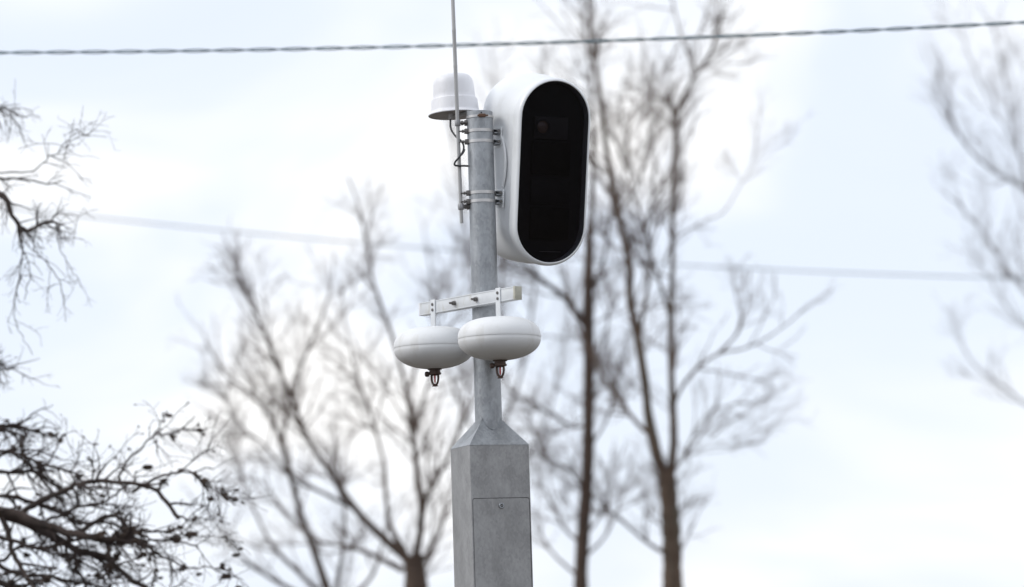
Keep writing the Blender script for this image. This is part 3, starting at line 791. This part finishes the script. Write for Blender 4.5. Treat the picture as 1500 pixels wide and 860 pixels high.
tree('bare_tree', 'faint distant tree at the right edge leaning into the picture', TG, 58,
     [(1640, 900), (1630, 760), (1610, 600)], [.2, .15, .085, .055], [
    ([(1616, 640), (1560, 450), (1510, 290), (1455, 250), (1410, 205), (1385, 150), (1375, 100)], -1.2, .05, .008),
    ([(1616, 640), (1560, 500), (1505, 430), (1470, 385), (1420, 315), (1370, 272)], 1.0, .04, .006),
    ([(1620, 700), (1560, 640), (1500, 590), (1462, 560), (1425, 530), (1400, 480)], -.6, .035, .006),
    ([(1510, 290), (1490, 215), (1450, 150), (1420, 80), (1400, 20)], .9, .022, .005),
    ([(1560, 450), (1520, 360), (1505, 280), (1485, 190), (1470, 110), (1455, 40)], 1.5, .028, .006),
    ([(1560, 500), (1520, 480), (1490, 470), (1450, 410), (1430, 370)], -1.4, .022, .005)], LVF, BARK_A, TWIG, 37)

# near tree at the left edge: trunk outside the frame, branches reaching in
LVN = [dict(per_m=19, length=.235, ang=48, n=8, trop=-.03, wob=.17, rmax=.0075, rtip=.0022, sides=5, shrink=.35),
       dict(per_m=15, length=.17, ang=44, n=6, trop=-.02, wob=.20, rmax=.0038, rtip=.0016, sides=4, shrink=.4),
       dict(per_m=10, length=.09, ang=46, n=4, trop=0, wob=.15, rmax=.0020, rtip=.0012, sides=3, shrink=.4)]
LVU = [dict(per_m=15, length=.19, ang=48, n=8, trop=-.08, wob=.11, rmax=.0044, rtip=.0016, sides=5, shrink=.3),
       dict(per_m=17, length=.12, ang=48, n=6, trop=-.03, wob=.15, rmax=.0026, rtip=.0011, sides=4, shrink=.4),
       dict(per_m=14, length=.05, ang=48, n=4, trop=0, wob=.18, rmax=.0021, rtip=.0012, sides=3, shrink=.4)]
nroot, tips = tree('leaning_tree', 'dark knotty tree at the left edge reaching in with drooping twiggy branches', None, 16.2,
     [(-420, 900), (-410, 700), (-395, 430), (-385, 200), (-380, 40)], [.17, .16, .15, .13, .10, .07], [
    ([(-395, 640), (-220, 690), (-100, 735), (0, 752), (60, 768), (110, 782), (160, 790), (205, 778)], -.3, .050, .013),
    ([(0, 752), (60, 775), (105, 800), (150, 812), (195, 840), (250, 870), (310, 900)], .2, .030, .010),
    ([(20, 760), (60, 735), (100, 715), (125, 705), (160, 704), (200, 712), (235, 733), (262, 760)], -.25, .018, .011),
    ([(110, 782), (160, 760), (180, 760), (200, 790), (225, 812), (252, 820)], .25, .014, .007),
    ([(175, 708), (185, 680), (205, 655), (230, 635), (260, 630), (285, 610)], .2, .009, .003),
    ([(-395, 560), (-250, 600), (-120, 630), (-30, 632), (30, 627), (70, 640)], .4, .035, .006),
    ([(-100, 735), (-40, 700), (10, 690), (60, 700), (95, 720)], .5, .022, .006),
    ([(0, 752), (20, 810), (40, 850), (60, 900)], -.4, .018, .008),
    ([(105, 800), (120, 840), (130, 880)], .3, .013, .007),
    ([(195, 720), (240, 700), (280, 690), (315, 715), (345, 740)], -.2, .010, .003),
    ([(-395, 640), (-200, 760), (-100, 830), (-20, 850), (60, 880)], -.2, .045, .014),
    ([(-60, 744), (0, 728), (50, 740), (110, 765), (165, 772), (210, 800)], .35, .016, .006),
    ([(-80, 760), (0, 790), (70, 800), (120, 790), (170, 800), (240, 790), (290, 800)], -.4, .016, .004),
    ([(-60, 770), (10, 830), (80, 840), (140, 850), (200, 880)], .1, .016, .006),
    ([(-60, 720), (10, 665), (50, 690), (90, 735), (120, 770)], .3, .012, .005),
    ([(60, 768), (110, 750), (150, 740), (185, 715), (200, 690)], .1, .012, .004),
    ([(150, 790), (190, 770), (230, 775), (270, 770), (300, 740)], .0, .010, .003),
    ([(252, 820), (290, 835), (330, 830), (345, 845)], .1, .006, .0025),
    ([(-60, 680), (0, 655), (60, 672), (100, 690), (140, 735)], .1, .012, .005),
    ([(-60, 800), (0, 820), (30, 800), (80, 810), (130, 830), (170, 870)], .4, .013, .005),
    ([(-390, 330), (-200, 270), (-80, 262), (0, 285), (20, 320), (35, 340), (60, 328), (92, 330)], -.3, .034, .005),
    ([(-80, 262), (-20, 255), (40, 258), (90, 265)], .3, .016, .003),
    ([(22, 322), (32, 345), (34, 362), (40, 400), (36, 440)], .05, .006, .002),
    ([(52, 332), (58, 370), (78, 415), (95, 445)], -.05, .005, .0018),
    ([(30, 335), (28, 390), (20, 430), (24, 475), (48, 520)], .1, .005, .0016),
    ([(85, 332), (92, 360), (110, 395), (125, 430)], .1, .004, .0015),
    ([(-385, 260), (-200, 200), (-80, 160), (-10, 158), (40, 172)], .3, .022, .003),
    ([(-20, 255), (40, 250), (75, 232), (100, 215), (120, 200), (140, 188)], -.4, .005, .0016),
    ([(60, 328), (110, 315), (140, 320)], .1, .004, .0015),
    ([(-390, 420), (-200, 480), (-80, 520), (-10, 528), (20, 540)], .3, .022, .004)],
     LVN, BARK_DK, TWIG_DK, 44, jit=.006, upper=10, upper_levels=LVU)
# withered leaves and cones on that tree
rng = np.random.default_rng(3)
tipP, midP = tips[0], tips[2]
pool = [tipP[i][-1] for i in rng.choice(len(tipP), 160, replace=False)]
for i in rng.choice(len(midP), 300, replace=True):        # clusters of old cones and curled leaves along the twigs
    c = midP[i][rng.integers(0, midP.shape[1])]
    pool += [c + rng.normal(size=3) * .010 for _ in range(rng.integers(3, 8))]
lf = MB()
for q in pool:
    p = Vector(q); s = float(np.exp(rng.normal(math.log(.0080), .42)))
    nrm = Vector(rng.normal(size=3)).normalized(); u, w, a = frame(nrm)
    ring = [p + (u * math.cos(k * math.pi / 3) * s * 1.5 + w * math.sin(k * math.pi / 3) * s * .8) + a * s * float(rng.normal(0, .3)) for k in range(6)]
    lf.add([p + a * s * .5] + ring + [p - a * s * .4], [[0, 1 + k, 1 + (k + 1) % 6] for k in range(6)] + [[7, 1 + (k + 1) % 6, 1 + k] for k in range(6)])
tag(lf.build('withered_leaves', LEAF, nroot, smooth=0), kind='stuff')
